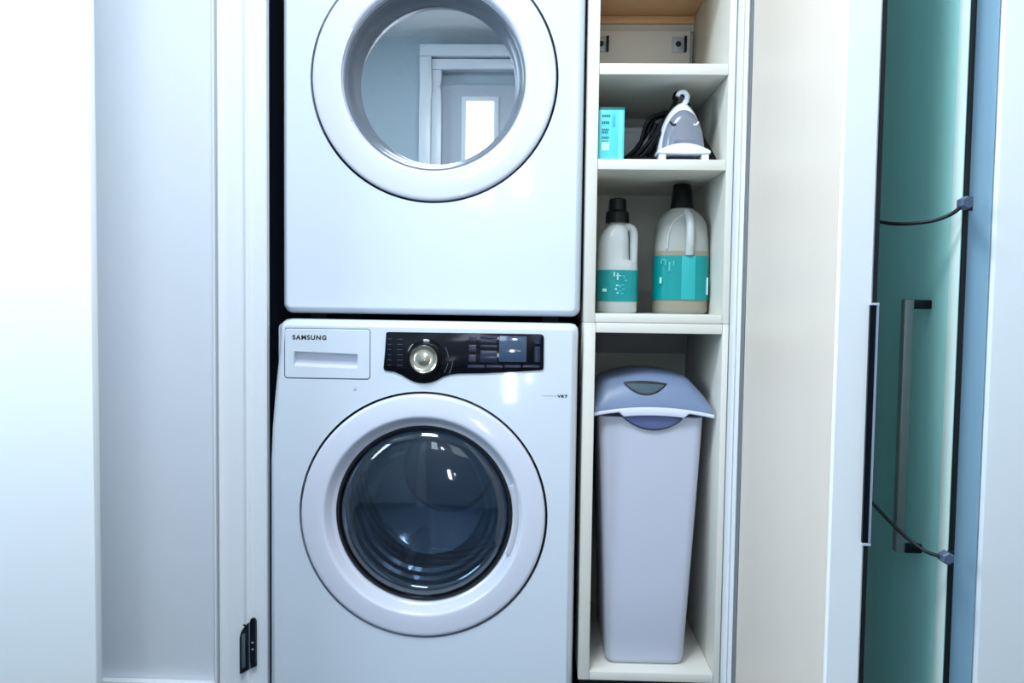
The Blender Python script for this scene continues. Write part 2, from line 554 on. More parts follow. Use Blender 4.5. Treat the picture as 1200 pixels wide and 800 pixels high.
# ------------------------------------------------------------------ teal door at the right
TX = 0.600
td = thing('teal_door', (0.62, -0.30, 0.0), 'tall glossy teal door with slim bar handle at the right', 'door')
box('door_leaf', TX, 0.6395, -0.583, 0.029, 0.02, 2.2, M_BLUE, td, bev=0.001)['label'] = 'pale blue edge of the door'
box('face_panel', TX - 0.002, TX - 0.0002, -0.5835, 0.028, 0.02, 2.2, M_GLASSTEAL, td, bev=0.0005)['label'] = 'glossy teal face'
box('lit_band', TX - 0.0026, TX - 0.0021, -0.5832, -0.556, 0.02, 2.2, mat('lit_band_mint', (226, 246, 240), 0.3), td, bev=0.0001)['label'] = 'pale mint band painted as light beside the seal'  # light falling past the white door's edge, painted as a pale band
box('edge_seal', TX - 0.002, TX + 0.0045, -0.5895, -0.5838, 0.02, 2.2, M_BLACK, td, bev=0.0008)['label'] = 'black seal along the edge'
hn = box('bar_handle', 0.556, 0.571, -0.512, -0.497, 0.622, 1.012, M_SATIN, td, bev=0.003)
hn['label'] = 'slim satin bar handle'
for z in (0.628, 1.004):
    box('handle_mount', 0.5712, TX - 0.0022, -0.510, -0.499, z - 0.007, z + 0.007, M_DKHANDLE, hn, bev=0.002)


def strap(name, loc, label, pts, cl):
    s = thing(name, loc, label, 'strap', 'safety straps on the teal door')
    tube('cord', pts, 0.0027, M_STRAP, s)
    x, y, z = cl
    c = lathe_z('clip', [(0.0, -0.009), (0.0075, -0.009), (0.0095, -0.006), (0.0095, 0.006), (0.0075, 0.009), (0.0, 0.009)], x, y, z, M_CLIP, s, 6)
    box('clip_base', x + 0.004, x + 0.0125, y + 0.002, y + 0.0055, z - 0.010, z + 0.009, M_STRAP, s, 0.001)
    return s


def lathe_z(name, prof, cx, cy, cz, m, parent, seg=24):
    """profile of (radius, offset) turned about the Y axis, few sides"""
    V, F = [], []
    n = len(prof)
    for k in range(seg):
        a = 2 * pi * (k + 0.5) / seg
        for r, y in prof:
            V.append((cx + r * cos(a), cy + y, cz + r * sin(a)))
    for k in range(seg):
        k2 = (k + 1) % seg
        for i in range(n - 1):
            F.append((k * n + i, k2 * n + i, k2 * n + i + 1, k * n + i + 1))
    return mesh(name, V, F, m, parent, 25)


strap('safety_strap', (0.598, -0.60, 1.145), 'black sagging strap with grey clip high on the teal door edge',
      [(0.590, -0.602, 1.143), (0.578, -0.590, 1.130), (0.556, -0.570, 1.122), (0.520, -0.54, 1.122), (0.490, -0.51, 1.134), (0.480, -0.50, 1.140)], (0.592, -0.602, 1.145))
strap('safety_strap', (0.591, -0.60, 0.645), 'black strap with diamond grey clip low on the teal door edge',
      [(0.583, -0.602, 0.645), (0.562, -0.588, 0.650), (0.540, -0.565, 0.668), (0.512, -0.54, 0.700), (0.490, -0.52, 0.730), (0.479, -0.51, 0.750)], (0.586, -0.602, 0.645))

# ------------------------------------------------------------------ washer and dryer


def cabinet_shell(name, x0, x1, y0, y1, z0, z1, m, parent):
    """sheet-metal box open at the front"""
    o, i = rrect(x0, x1, z0, z1, 0.012, 4), rrect(x0 + 0.004, x1 - 0.004, z0 + 0.004, z1 - 0.004, 0.009, 4)
    L = [[(x, y, z) for x, z in q] for q, y in ((i, y1 - 0.004), (i, y0), (o, y0), (o, y1))]
    return loft(name, L, m, parent, 30)


def drum(parent, cx, cz, r, y0, depth, m1, m2, dark):
    p = [(r, y0)]
    k = 7
    for i in range(k):
        ya = y0 + depth * i / k
        yb = y0 + depth * (i + 1) / k
        p += [(r - 0.004, ya + 0.004), (r - 0.006, (ya + yb) / 2), (r - 0.004, yb - 0.004), (r, yb)]
    d = lathe('drum', p + [(r * 0.55, y0 + depth + 0.012), (r * 0.5, y0 + depth), (0.001, y0 + depth + 0.004)], cx, cz, m1, parent, 72)
    for j in range(3):
        a = radians(250 + 120 * j)
        q = []
        for yy in (y0 + 0.03, y0 + depth - 0.01):
            for (da, rr) in ((-0.16, r - 0.002), (-0.05, r - 0.055), (0.05, r - 0.055), (0.16, r - 0.002)):
                q.append((cx + rr * cos(a + da), yy, cz + rr * sin(a + da)))
        mesh('paddle', q, [(0, 1, 2, 3), (4, 5, 6, 7), (0, 1, 5, 4), (1, 2, 6, 5), (2, 3, 7, 6), (3, 0, 4, 7)], m2, d, 20)
    return d


# washer -----------------------------------------------------------
WCX, WCZ = -0.2473, 0.5233
wa = thing('washing_machine', (-0.25, 0.35, 0.0), 'white front-loading washing machine with black control strip and round door below the dryer', 'washing machine')
lx, rx = -0.5945, 0.0905
wout = [(lx, 0.03), (rx, 0.03), (rx, 0.90), (0.0910, 0.932), (0.0895, 0.944), (0.084, 0.951), (0.074, 0.9535),
        (-0.545, 0.9555), (-0.558, 0.9540), (-0.566, 0.949), (-0.571, 0.942), (-0.574, 0.89), (-0.579, 0.84), (-0.585, 0.78), (-0.5905, 0.71), (-0.5935, 0.64)]
door_hole = circle(WCX, WCZ, 0.2765)
draw_hole = rrect(-0.5575, -0.3655, 0.8235, 0.936, 0.008)
shell('front_panel', wout, [(0, 0.05), (0, 0.022), (0.004, 0.010), (0.010, 0.003), (0.0130, 0.0006), (0.0145, 0.0), (0.0162, 0.0)], M_APPL, wa, [door_hole, draw_hole], 0.035)
cabinet_shell('cabinet', -0.586, 0.086, 0.0505, 0.78, 0.03, 0.945, M_SIDE, wa)
for x in (-0.53, 0.03):
    for y in (0.12, 0.70):
        lathe_foot = box('foot', x - 0.02, x + 0.02, y - 0.02, y + 0.02, 0.0, 0.03, M_BLACK, wa, 0.004)
# round door
wd = lathe('door', [(0.2700, 0.030), (0.2715, 0.004), (0.2710, -0.002), (0.2698, -0.0048), (0.2672, -0.0066), (0.2630, -0.0074), (0.2610, -0.0077), (0.240, -0.0094), (0.2255, -0.0100),
                    (0.2235, -0.0098), (0.2205, -0.0086), (0.2185, -0.0066), (0.2170, -0.004), (0.2075, 0.011), (0.206, 0.013), (0.199, 0.018), (0.1955, 0.019), (0.1955, 0.034)],
           WCX, WCZ, M_RING, wa, 128)
lathe('seal', [(0.2765, 0.0340), (0.2765, 0.018), (0.2720, 0.018), (0.2720, 0.034)], WCX, WCZ, M_GROOVE, wa, 96)
lathe('gasket', [(0.1985, 0.0175), (0.196, 0.014), (0.1915, 0.015), (0.190, 0.022), (0.190, 0.04)], WCX, WCZ, M_BLACK, wd, 96)
lathe('door_glass', [(0.1905, 0.021), (0.182, 0.012), (0.165, 0.004), (0.135, -0.003), (0.09, -0.0075), (0.045, -0.0095), (0.001, -0.010)], WCX, WCZ,
      glass_mat('washer_glass', (176, 192, 208), 0.06, 0.04, 0.35), wd, 96)
# bowl of the glass, stepped rings behind it
lathe('glass_bowl', [(0.189, 0.040), (0.183, 0.052), (0.176, 0.056), (0.171, 0.070), (0.163, 0.074), (0.158, 0.088), (0.149, 0.092), (0.143, 0.106),
                     (0.133, 0.112), (0.126, 0.126), (0.115, 0.130), (0.001, 0.134)], WCX, WCZ,
      glass_mat('bowl_glass', (196, 208, 220), 0.22, 0.08, 0.6), wd, 96)
gp = []
for k in range(17):
    a = radians(-24 + 44 * k / 16)
    gp.append((WCX + 0.2125 * cos(a), WCZ + 0.2125 * sin(a)))
for k in range(17):
    a = radians(20 - 44 * k / 16)
    gp.append((WCX + (0.2025 - 0.0 * k) * cos(a), WCZ + 0.2025 * sin(a)))
plate('grip_recess', gp, 0.0015, 0.010, mat('grip_shadow', (196, 198, 206), 0.3), wd, 0.0006)['label'] = 'grip recess in the door ring'
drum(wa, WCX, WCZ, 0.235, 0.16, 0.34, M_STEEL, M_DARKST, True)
lathe('bellows', [(0.190, 0.041), (0.205, 0.06), (0.198, 0.08), (0.215, 0.10), (0.205, 0.13), (0.236, 0.158)], WCX, WCZ, mat('bellows_grey', (70, 82, 94), 0.5), wa, 72)
# detergent drawer with a recessed pull
dr = shell('detergent_drawer', rrect(-0.5562, -0.3668, 0.8248, 0.9347, 0.007), [(0, 0.03), (0, 0.002), (0.0007, -0.0002), (0.002, -0.0012)], M_APPL, wa,
           [ccw([(-0.5365, 0.8515), (-0.3955, 0.8475), (-0.3935, 0.8800), (-0.5350, 0.8845)])], 0.016)
q = [(-0.5365, 0.8515), (-0.3955, 0.8475), (-0.3935, 0.8800), (-0.5350, 0.8845)]
mesh('drawer_pull', [(q[0][0], 0.0010, q[0][1]), (q[1][0], 0.0010, q[1][1]), (q[1][0], 0.0145, q[1][1] + 0.006), (q[2][0], 0.0145, q[2][1]), (q[3][0], 0.0145, q[3][1]), (q[0][0], 0.0145, q[0][1] + 0.006)],
     [(0, 1, 2, 5), (5, 2, 3, 4)], M_RING, dr, 20)
text('lettering', 'SAMSUNG', 0.0135, (-0.5385, -0.0013, 0.9105), M_INK, dr, 0.0003, 0.0005, 1.08)
plate('drawer_gap', rrect(-0.5575, -0.3655, 0.8235, 0.936, 0.008), 0.0015, 0.004, M_GAP, wa, 0.0003, [rrect(-0.5558, -0.3672, 0.8252, 0.9343, 0.0068)])
# control panel
cp = [(-0.3310, 0.9265), (-0.3335, 0.885), (-0.3365, 0.851), (-0.3345, 0.8455), (-0.328, 0.844), (-0.312, 0.842), (-0.296, 0.8355), (-0.281, 0.8265), (-0.268, 0.8205), (-0.256, 0.8182), (-0.243, 0.8180),
      (-0.229, 0.8205), (-0.216, 0.8265), (-0.203, 0.8335), (-0.190, 0.838), (-0.172, 0.8405), (-0.12, 0.8420), (-0.05, 0.8462), (0.010, 0.8512), (0.0145, 0.8535), (0.0155, 0.858),
      (0.0150, 0.922), (0.0135, 0.9275), (0.008, 0.9300), (-0.15, 0.9300), (-0.325, 0.9300), (-0.330, 0.929)]
cpn = plate('control_panel', cp, -0.004, -0.0002, M_PANEL, wa, 0.0015)
kx, kz = -0.2453, 0.8725
kb = lathe('dial', [(0.044, -0.0042), (0.043, -0.010), (0.038, -0.013), (0.034, -0.0135), (0.0325, -0.02), (0.0315, -0.021), (0.0305, -0.021)], kx, kz, M_PANEL, cpn, 64)
lathe('dial_face', [(0.0306, -0.0205), (0.0295, -0.0225), (0.022, -0.0185), (0.012, -0.0205), (0.004, -0.0225), (0.0005, -0.0225)], kx, kz, M_CHROME, kb, 64)['label'] = 'champagne chrome dial face'
plate('dial_mark', rrect(kx - 0.002, kx + 0.012, kz + 0.037, kz + 0.041, 0.0018), -0.0142, -0.012, mat('mark_grey', (150, 156, 170), 0.3), kb, 0.0004)


def button(x0, x1, z0, z1, name='button', m=None):
    return plate(name, rrect(x0, x1, z0, z1, 0.0012, 3), -0.0050, -0.0042, m or M_BUTTON, cpn, 0.0005)


for (z0, z1) in ((0.9117, 0.9240), (0.8900, 0.9045), (0.8670, 0.8830)):
    button(-0.1485, -0.1325, z0, z1, 'button', mat('plum_button', (52, 50, 74), 0.2))
for (z0, z1) in ((0.9185, 0.9245), (0.9090, 0.9155), (0.8985, 0.9045)):
    button(-0.1235, -0.0865, z0, z1)
button(-0.1235, -0.0865, 0.8665, 0.8925)
button(-0.0825, -0.0225, 0.8685, 0.9250, 'display', M_DISPLAY)['label'] = 'glossy blue grey display'
for (z0, z1) in ((0.9085, 0.9260), (0.8690, 0.9030)):
    button(-0.0055, 0.0080, z0, z1)
for k in range(4):
    button(-0.1505 + 0.040 * k, -0.1135 + 0.040 * k, 0.8535 + 0.0008 * k, 0.8605 + 0.0005 * k)
for i in range(6):
    for j in range(2):
        w_ = 0.008 + 0.004 * ((i * 3 + j) % 3)
        plate('dial_legend', [(-0.327 + 0.021 * j, 0.914 - 0.0115 * i), (-0.327 + 0.021 * j + w_, 0.914 - 0.0115 * i), (-0.327 + 0.021 * j + w_, 0.9152 - 0.0115 * i), (-0.327 + 0.021 * j, 0.9152 - 0.0115 * i)],
              -0.0045, -0.0041, mat('legend_grey', (70, 74, 100), 0.4), cpn, 0.0001)
for a0, rr in ((-35, 0.052), (5, 0.052), (-30, 0.062)):
    P = [(kx + rr * cos(radians(a0 + 5 * k)), -0.0046, kz + rr * sin(radians(a0 + 5 * k))) for k in range(6)]
    tube('arc_line', P, 0.0006, mat('arc_grey', (96, 110, 140), 0.3), cpn, 6)
text('mark', 'VRT', 0.0085, (0.0470, -0.0004, 0.7915), M_INK, wa, 0.0002, 0.0004, 1.25)
box('pinstripe', 0.012, 0.046, -0.0004, -0.0001, 0.7945, 0.7952, M_INKG, wa, 0)
plate('drop_mark', [(-0.4045, 0.7985), (-0.397, 0.7985), (-0.3955, 0.8035), (-0.399, 0.807)], -0.0004, 0.0002, mat('pale_mark', (186, 190, 196), 0.4), wa, 0.0001)

# dryer --------------------------------------------------------------
DCX, DCZ, DY = -0.2373, 1.4937, 0.05
dy = thing('tumble_dryer', (-0.24, 0.40, 0.967), 'white tumble dryer with mirrored round door stacked above the washing machine', 'tumble dryer')
dout = rrect(-0.5805, 0.0965, 0.9675, 1.936, (0.022, 0.02, 0.02, 0.02), 8)
shell('front_panel', dout, [(0, DY + 0.05), (0, DY + 0.022), (0.004, DY + 0.010), (0.010, DY + 0.003), (0.0130, DY + 0.0006), (0.0145, DY), (0.0162, DY)], M_APPL, dy, [circle(DCX, DCZ, 0.2765)], 0.035)
cabinet_shell('cabinet', -0.572, 0.088, DY + 0.0505, DY + 0.76, 0.972, 1.93, M_SIDE, dy)
for x in (-0.52, 0.03):
    for y in (0.16, 0.70):
        box('foot', x - 0.02, x + 0.02, y - 0.02, y + 0.02, 0.9456, 0.972, M_BLACK, dy, 0.003)
dd = lathe('door', [(0.2700, DY + 0.030), (0.2718, DY + 0.004), (0.2710, DY - 0.002), (0.2698, DY - 0.0048), (0.2672, DY - 0.0066), (0.2630, DY - 0.0074), (0.2610, DY - 0.0077), (0.240, DY - 0.0094), (0.2145, DY - 0.0100),
                    (0.2125, DY - 0.0098), (0.2095, DY - 0.0086), (0.2070, DY - 0.006), (0.2052, DY - 0.001), (0.2035, DY + 0.004)], DCX, DCZ, M_RING, dy, 128)
lathe('seal', [(0.2765, DY + 0.0340), (0.2765, DY + 0.018), (0.2720, DY + 0.018), (0.2720, DY + 0.034)], DCX, DCZ, M_GROOVE, dy, 96)
lathe('bezel', [(0.2045, DY + 0.0045), (0.200, DY + 0.004), (0.1965, DY + 0.010), (0.195, DY + 0.022), (0.190, DY + 0.045), (0.1835, DY + 0.062), (0.180, DY + 0.066), (0.1785, DY + 0.075)],
      DCX, DCZ, M_BEZEL, dd, 96)['label'] = 'grey inner bezel of the door'
lathe('door_glass', [(0.1800, DY + 0.0715), (0.120, DY + 0.0712), (0.06, DY + 0.0711), (0.001, DY + 0.071)], DCX, DCZ,
      glass_mat('dryer_glass', (150, 172, 182), 0.55, 0.01, 0.7), dd, 96)
gp = []
for k in range(17):
    a = radians(150 + 58 * k / 16)
    gp.append((DCX + 0.219 * cos(a), DCZ + 0.219 * sin(a)))
for k in range(17):
    a = radians(208 - 58 * k / 16)
    gp.append((DCX + 0.2055 * cos(a), DCZ + 0.2055 * sin(a)))
plate('grip_recess', gp, DY - 0.0090, DY - 0.002, M_RING, dd, 0.002)['label'] = 'grip recess in the door ring'
lathe('bellows', [(0.1785, DY + 0.076), (0.20, DY + 0.10), (0.24, DY + 0.14)], DCX, DCZ, M_BEZEL, dy, 72)
drum(dy, DCX, DCZ, 0.245, DY + 0.145, 0.40, M_DRY, M_BEZEL, False)
# control strip of the dryer, above the picture
dcp = plate('control_panel', rrect(-0.33, 0.0155, 1.82, 1.905, 0.004), DY - 0.004, DY - 0.0002, M_PANEL, dy, 0.0015)
lathe('dial', [(0.036, DY - 0.0042), (0.035, DY - 0.012), (0.030, DY - 0.02), (0.0005, DY - 0.022)], kx, 1.862, M_CHROME, dcp, 48)

# ------------------------------------------------------------------ shelf cabinets
YF, YB = 0.02, 0.439
uc = thing('shelf_cabinet', (0.26, 0.23, 0.957), 'tall open white shelf cabinet right of the dryer with four compartments', 'cabinet')
box('side_panel', 0.1030, 0.1265, YF, YB, 0.957, 1.80, M_CAB, uc)
box('side_panel', 0.4045, 0.4195, YF, YB, 0.957, 1.80, M_CAB, uc)
box('back_panel', 0.127, 0.404, YB + 0.0005, YB + 0.008, 0.957, 1.80, M_CABIN, uc, 0)
box('bottom_panel', 0.127, 0.404, YF, YB, 0.9573, 0.9765, M_CAB, uc)
box('shelf', 0.1268, 0.4042, YF + 0.001, YB, 1.2905, 1.3135, M_CAB, uc)
box('shelf', 0.1268, 0.4042, YF + 0.001, YB, 1.4945, 1.5185, M_CAB, uc)
box('top_panel', 0.127, 0.404, YF, YB, 1.7595, 1.785, M_WOOD, uc)['label'] = 'raw wood top panel'
box('wood_cleat', 0.127, 0.404, YB - 0.02, YB - 0.0002, 1.7400, 1.7590, M_WOOD, uc, 0.001)['label'] = 'raw wood cleat under the top'
box('upper_rail', 0.127, 0.404, YB - 0.012, YB - 0.0002, 1.7215, 1.7398, M_CABIN, uc, 0.001)
box('hanging_rail', 0.1275, 0.392, YB - 0.028, YB - 0.0002, 1.53, 1.7180, M_CAB, uc, 0.002)
for (x0, x1, hx) in ((0.345, 0.372, 0.3600), (0.150, 0.168, 0.1575)):
    br = plate('hanging_bracket', rrect(x0, x1, 1.662, 1.700, 0.002, 3), YB - 0.034, YB - 0.0285, M_BRACKET, uc, 0.0008)
    plate('bolt_hole', circle(hx, 1.682, 0.0075, 24), YB - 0.0352, YB - 0.0338, M_BLACK, br, 0.0004)
    ex = x1 + 0.0035
    box('bracket_hook', ex, ex + 0.006, YB - 0.040, YB - 0.0285, 1.661, 1.702, M_DKHANDLE, br, 0.001)

lc = thing('bin_cabinet', (0.26, 0.23, 0.0), 'open white base cabinet holding the tall bin below the shelves', 'cabinet')
box('side_panel', 0.1030, 0.1285, YF, YB, 0.152, 0.9565, M_CAB, lc)
box('side_panel', 0.4060, 0.4195, YF, YB, 0.152, 0.9565, M_CAB, lc)
box('back_panel', 0.129, 0.4055, YB + 0.0005, YB + 0.008, 0.152, 0.9565, M_CABIN, lc, 0)
box('top_panel', 0.129, 0.4055, YF, YB, 0.9345, 0.9565, M_CAB, lc)
box('rear_strip', 0.129, 0.4055, YB - 0.018, YB - 0.0002, 0.866, 0.9343, mat('strip_grey', (150, 150, 150), 0.6), lc, 0.001)  # darker grey strip across the back, below the top panel
box('bottom_panel', 0.129, 0.4055, YF, YB, 0.152, 0.172, M_CAB, lc)
box('plinth', 0.11, 0.41, YF + 0.05, YB, 0.0, 0.1515, M_GROOVE, lc)['label'] = 'dark recessed plinth'

# ------------------------------------------------------------------ things on the shelves
# carton of powder
x0, x1, y0, y1, z0, z1 = 0.1285, 0.1845, 0.036, 0.20, 1.3136, 1.4265
ct = thing('detergent_carton', (0.157, 0.11, z0), 'aqua blue detergent carton standing left of the iron', 'carton')
box('carton', x0, x1, y0, y1, z0, z1, M_TEALBOX, ct, 0.001)
box('lid_flap', x0 - 0.0006, x1 + 0.0006, y0 - 0.0008, y1, z1 - 0.004, z1 + 0.0012, M_TEALBOXD, ct, 0.0006)['label'] = 'dark top flap'
for k, (zz, h, w) in enumerate(((1.4065, 0.005, 0.019), (1.3915, 0.006, 0.017), (1.3775, 0.004, 0.016), (1.3705, 0.006, 0.014), (1.3595, 0.005, 0.016), (1.3535, 0.002, 0.015))):
    for j in range(4):
        xa = x0 + 0.007 + w * j / 4
        plate('print_bar', [(xa, zz), (xa + w / 4 - 0.0012, zz), (xa + w / 4 - 0.0012, zz + h), (xa, zz + h)], y0 - 0.0005, y0 + 0.0002, M_TEALBOXD, ct, 0.0001)
plate('print_block', [(x0 + 0.007, 1.334), (x0 + 0.024, 1.334), (x0 + 0.024, 1.352), (x0 + 0.007, 1.352)], y0 - 0.0005, y0 + 0.0002, M_PALEBOX, ct, 0.0001)
plate('print_stripe', [(x1 - 0.013, z0 + 0.001), (x1 - 0.004, z0 + 0.001), (x1 - 0.004, z1 - 0.005), (x1 - 0.013, z1 - 0.005)], y0 - 0.0005, y0 + 0.0002, mat('aqua_stripe', (124, 226, 230), 0.4), ct, 0.0001)
plate('print_column', [(x0 + 0.029, 1.385), (x0 + 0.036, 1.385), (x0 + 0.036, 1.412), (x0 + 0.029, 1.412)], y0 - 0.0005, y0 + 0.0002, mat('aqua_column', (70, 186, 194), 0.5), ct, 0.0001)

# iron standing on its heel, nose up
IX, IY, IZ = 0.318, 0.062, 1.3137
ir = thing('clothes_iron', (IX, IY + 0.05, IZ), 'white and grey clothes iron standing on its heel with black cord', 'iron')


def arch(w, h, z0_, n=28, p=2.0, e=0.55):
    """outline of a pointed arch of half width w and height h on z0_"""
    out = []
    for k in range(n + 1):
        s = sin(pi / 2 * k / n)      # 0 at the left foot, 1 at the nose
        out.append((-w * (1 - s ** p) ** e, z0_ + h * s))
    for k in range(n - 1, -1, -1):
        s = sin(pi / 2 * k / n)
        out.append((w * (1 - s ** p) ** e, z0_ + h * s))
    return [(IX + x, z) for x, z in out]


plate('soleplate', arch(0.0690, 0.128, IZ + 0.004, p=1.5, e=0.62), IY + 0.050, IY + 0.062, M_SOLE, ir, 0.003)['label'] = 'dark soleplate'
shell('body', arch(0.0535, 0.116, IZ + 0.022, p=1.8, e=0.58), [(0, IY + 0.0495), (0, IY + 0.030), (0.004, IY + 0.012), (0.010, IY + 0.004), (0.013, IY + 0.003)], M_IRONW, ir, back=True)
shell('water_tank', arch(0.0465, 0.094, IZ + 0.022, p=2.2, e=0.5), [(0, IY + 0.020), (0.0005, IY + 0.0), (0.006, IY - 0.008), (0.014, IY - 0.013), (0.024, IY - 0.015)], M_IRONG, ir, back=True)['label'] = 'smoky grey water tank'
for s in (-1, 1):
    tube('tank_notch', [(IX + s * 0.031, IY - 0.0085, IZ + 0.087), (IX + s * 0.025, IY - 0.0125, IZ + 0.080), (IX + s * 0.019, IY - 0.014, IZ + 0.081)], 0.0022, M_SOLE if s < 0 else M_IRONW, ir, 8)
# curved heel bar
hb = []
for k in range(17):
    u = -1 + k / 8
    hb.append((IX + 0.0585 * u, IZ + 0.040 - 0.017 * u * u))
for k in range(17):
    u = 1 - k / 8
    hb.append((IX + 0.0575 * u, IZ + 0.0155 + 0.002 * u * u))
plate('heel_bar', hb, IY - 0.020, IY + 0.046, M_IRONW, ir, 0.004)
for s in (-1, 1):
    box('heel_foot', IX + s * 0.047 - 0.008, IX + s * 0.047 + 0.008, IY - 0.016, IY + 0.044, IZ, IZ + 0.0165, M_IRONW, ir, 0.003)
box('heel_plate', IX - 0.030, IX + 0.030, IY - 0.013, IY + 0.040, IZ, IZ + 0.006, mat('heel_lilac', (120, 124, 160), 0.4), ir, 0.002)
tube('hook', [(IX + 0.001, IY + 0.018, IZ + 0.128), (IX + 0.008, IY + 0.018, IZ + 0.141), (IX + 0.009, IY + 0.018, IZ + 0.152), (IX + 0.002, IY + 0.018, IZ + 0.159), (IX - 0.008, IY + 0.018, IZ + 0.157), (IX - 0.012, IY + 0.018, IZ + 0.150)],
     [0.0065, 0.006, 0.0055, 0.005, 0.0048], M_IRONW, ir, 12)
C = 0.0052
cords = [
    [(IX - 0.012, IY + 0.035, IZ + 0.152), (IX - 0.016, IY + 0.040, IZ + 0.135), (IX - 0.032, IY + 0.045, IZ + 0.108), (IX - 0.052, IY + 0.045, IZ + 0.080), (IX - 0.072, IY + 0.04, IZ + 0.050), (IX - 0.100, IY + 0.03, IZ + 0.020), (IX - 0.128, IY + 0.02, IZ + 0.0066)],
    [(IX - 0.020, IY + 0.050, IZ + 0.122), (IX - 0.055, IY + 0.052, IZ + 0.114), (IX - 0.075, IY + 0.05, IZ + 0.096), (IX - 0.084, IY + 0.05, IZ + 0.064), (IX - 0.092, IY + 0.04, IZ + 0.044), (IX - 0.118, IY + 0.03, IZ + 0.018), (IX - 0.131, IY + 0.02, IZ + 0.0066)],
    [(IX - 0.028, IY + 0.058, IZ + 0.118), (IX - 0.056, IY + 0.058, IZ + 0.108), (IX - 0.072, IY + 0.056, IZ + 0.078), (IX - 0.086, IY + 0.054, IZ + 0.056), (IX - 0.104, IY + 0.045, IZ + 0.030), (IX - 0.120, IY + 0.035, IZ + 0.0066)],
    [(IX - 0.048, IY + 0.03, IZ + 0.090), (IX - 0.058, IY + 0.03, IZ + 0.066), (IX - 0.080, IY + 0.03, IZ + 0.040), (IX - 0.106, IY + 0.02, IZ + 0.014), (IX - 0.122, IY + 0.01, IZ + 0.0062)],
    [(IX - 0.050, IY + 0.02, IZ + 0.074), (IX - 0.066, IY + 0.02, IZ + 0.044), (IX - 0.086, IY + 0.02, IZ + 0.018), (IX - 0.100, IY + 0.02, IZ + 0.0062), (IX - 0.070, IY + 0.03, IZ + 0.0062)],
    [(IX + 0.012, IY + 0.045, IZ + 0.150), (IX + 0.020, IY + 0.050, IZ + 0.130), (IX + 0.036, IY + 0.054, IZ + 0.104), (IX + 0.052, IY + 0.056, IZ + 0.068), (IX + 0.070, IY + 0.05, IZ + 0.034), (IX + 0.079, IY + 0.04, IZ + 0.012), (IX + 0.076, IY + 0.03, IZ + 0.0062), (IX + 0.066, IY + 0.03, IZ + 0.0062)],
    [(IX + 0.046, IY + 0.05, IZ + 0.080), (IX + 0.060, IY + 0.045, IZ + 0.040), (IX + 0.070, IY + 0.03, IZ + 0.014), (IX + 0.066, IY + 0.02, IZ + 0.0062)],
    [(IX + 0.040, IY + 0.055, IZ + 0.098), (IX + 0.056, IY + 0.055, IZ + 0.056), (IX + 0.064, IY + 0.045, IZ + 0.026), (IX + 0.072, IY + 0.03, IZ + 0.0062), (IX + 0.066, IY + 0.0, IZ + 0.0062)],
    [(IX - 0.054, IY + 0.05, IZ + 0.096), (IX - 0.066, IY + 0.045, IZ + 0.062), (IX - 0.078, IY + 0.035, IZ + 0.030), (IX - 0.110, IY + 0.01, IZ + 0.0062), (IX - 0.128, IY - 0.005, IZ + 0.0062)],
    [(IX - 0.058, IY + 0.04, IZ + 0.060), (IX - 0.074, IY + 0.03, IZ + 0.020), (IX - 0.062, IY + 0.0, IZ + 0.0062), (IX - 0.110, IY - 0.005, IZ + 0.0062)],
    [(IX + 0.010, IY + 0.04, IZ + 0.155), (IX + 0.000, IY + 0.042, IZ + 0.165), (IX - 0.012, IY + 0.04, IZ + 0.160), (IX - 0.016, IY + 0.038, IZ + 0.148)],
]
for P in cords:
    Q = [(min(p.x, IX + 0.079), p.y, max(p.z, IZ + 0.0058)) for p in spline(P, 6)]
    tube('power_cord', Q, C, M_CORD, ir, 8, smooth_path=False)

# carton behind the iron
gb = thing('storage_carton', (0.255, 0.39, 1.3136), 'pale grey carton at the back of the shelf behind the iron', 'carton')
box('carton', 0.180, 0.330, 0.350, 0.436, 1.3136, 1.440, M_CARTON, gb, 0.001)
box('lid', 0.178, 0.332, 0.348, 0.4365, 1.4402, 1.452, M_CARTON, gb, 0.001)
for k in range(3):
    plate('print_mark', [(0.236 + 0.008 * k, 1.381), (0.241 + 0.008 * k, 1.381), (0.241 + 0.008 * k, 1.392), (0.236 + 0.008 * k, 1.392)], 0.3492, 0.3502, M_INKG, gb, 0.0001)


# bottles
def sup(cx, cy, hw, hd, n=40, e=2.6):
    P = []
    for k in range(n):
        a = 2 * pi * k / n
        c, s = cos(a), sin(a)
        P.append((cx + hw * (abs(c) ** (2 / e)) * (1 if c > 0 else -1), cy + hd * (abs(s) ** (2 / e)) * (1 if s > 0 else -1)))
    return P


def bottle_body(name, secs, m, parent):
    return loft(name, [[(x, y, z) for x, y in sup(cx, cy, hw, hd, 40, e)] for (z, cx, cy, hw, hd, e) in secs], m, parent, 40)


def cap_part(name, cx, cy, z0_, z1_, r0, r1, parent, step=None):
    V = []
    pr = [(r0, z0_)]
    if step:
        pr += [(r0 * 0.97, z0_ + (z1_ - z0_) * step), (r1 * 1.06, z0_ + (z1_ - z0_) * (step + 0.1))]
    pr += [(r1, z1_ - 0.002), (r1 - 0.002, z1_), (0.0005, z1_)]
    loops = []
    n = 48
    for r, z in pr:
        loops.append([(cx + (r - (0.0006 if k % 2 and r > 0.01 else 0)) * cos(2 * pi * k / n), cy + (r - (0.0006 if k % 2 and r > 0.01 else 0)) * sin(2 * pi * k / n), z) for k in range(n)])
    return loft(name, loops, M_CAP, parent, 40)


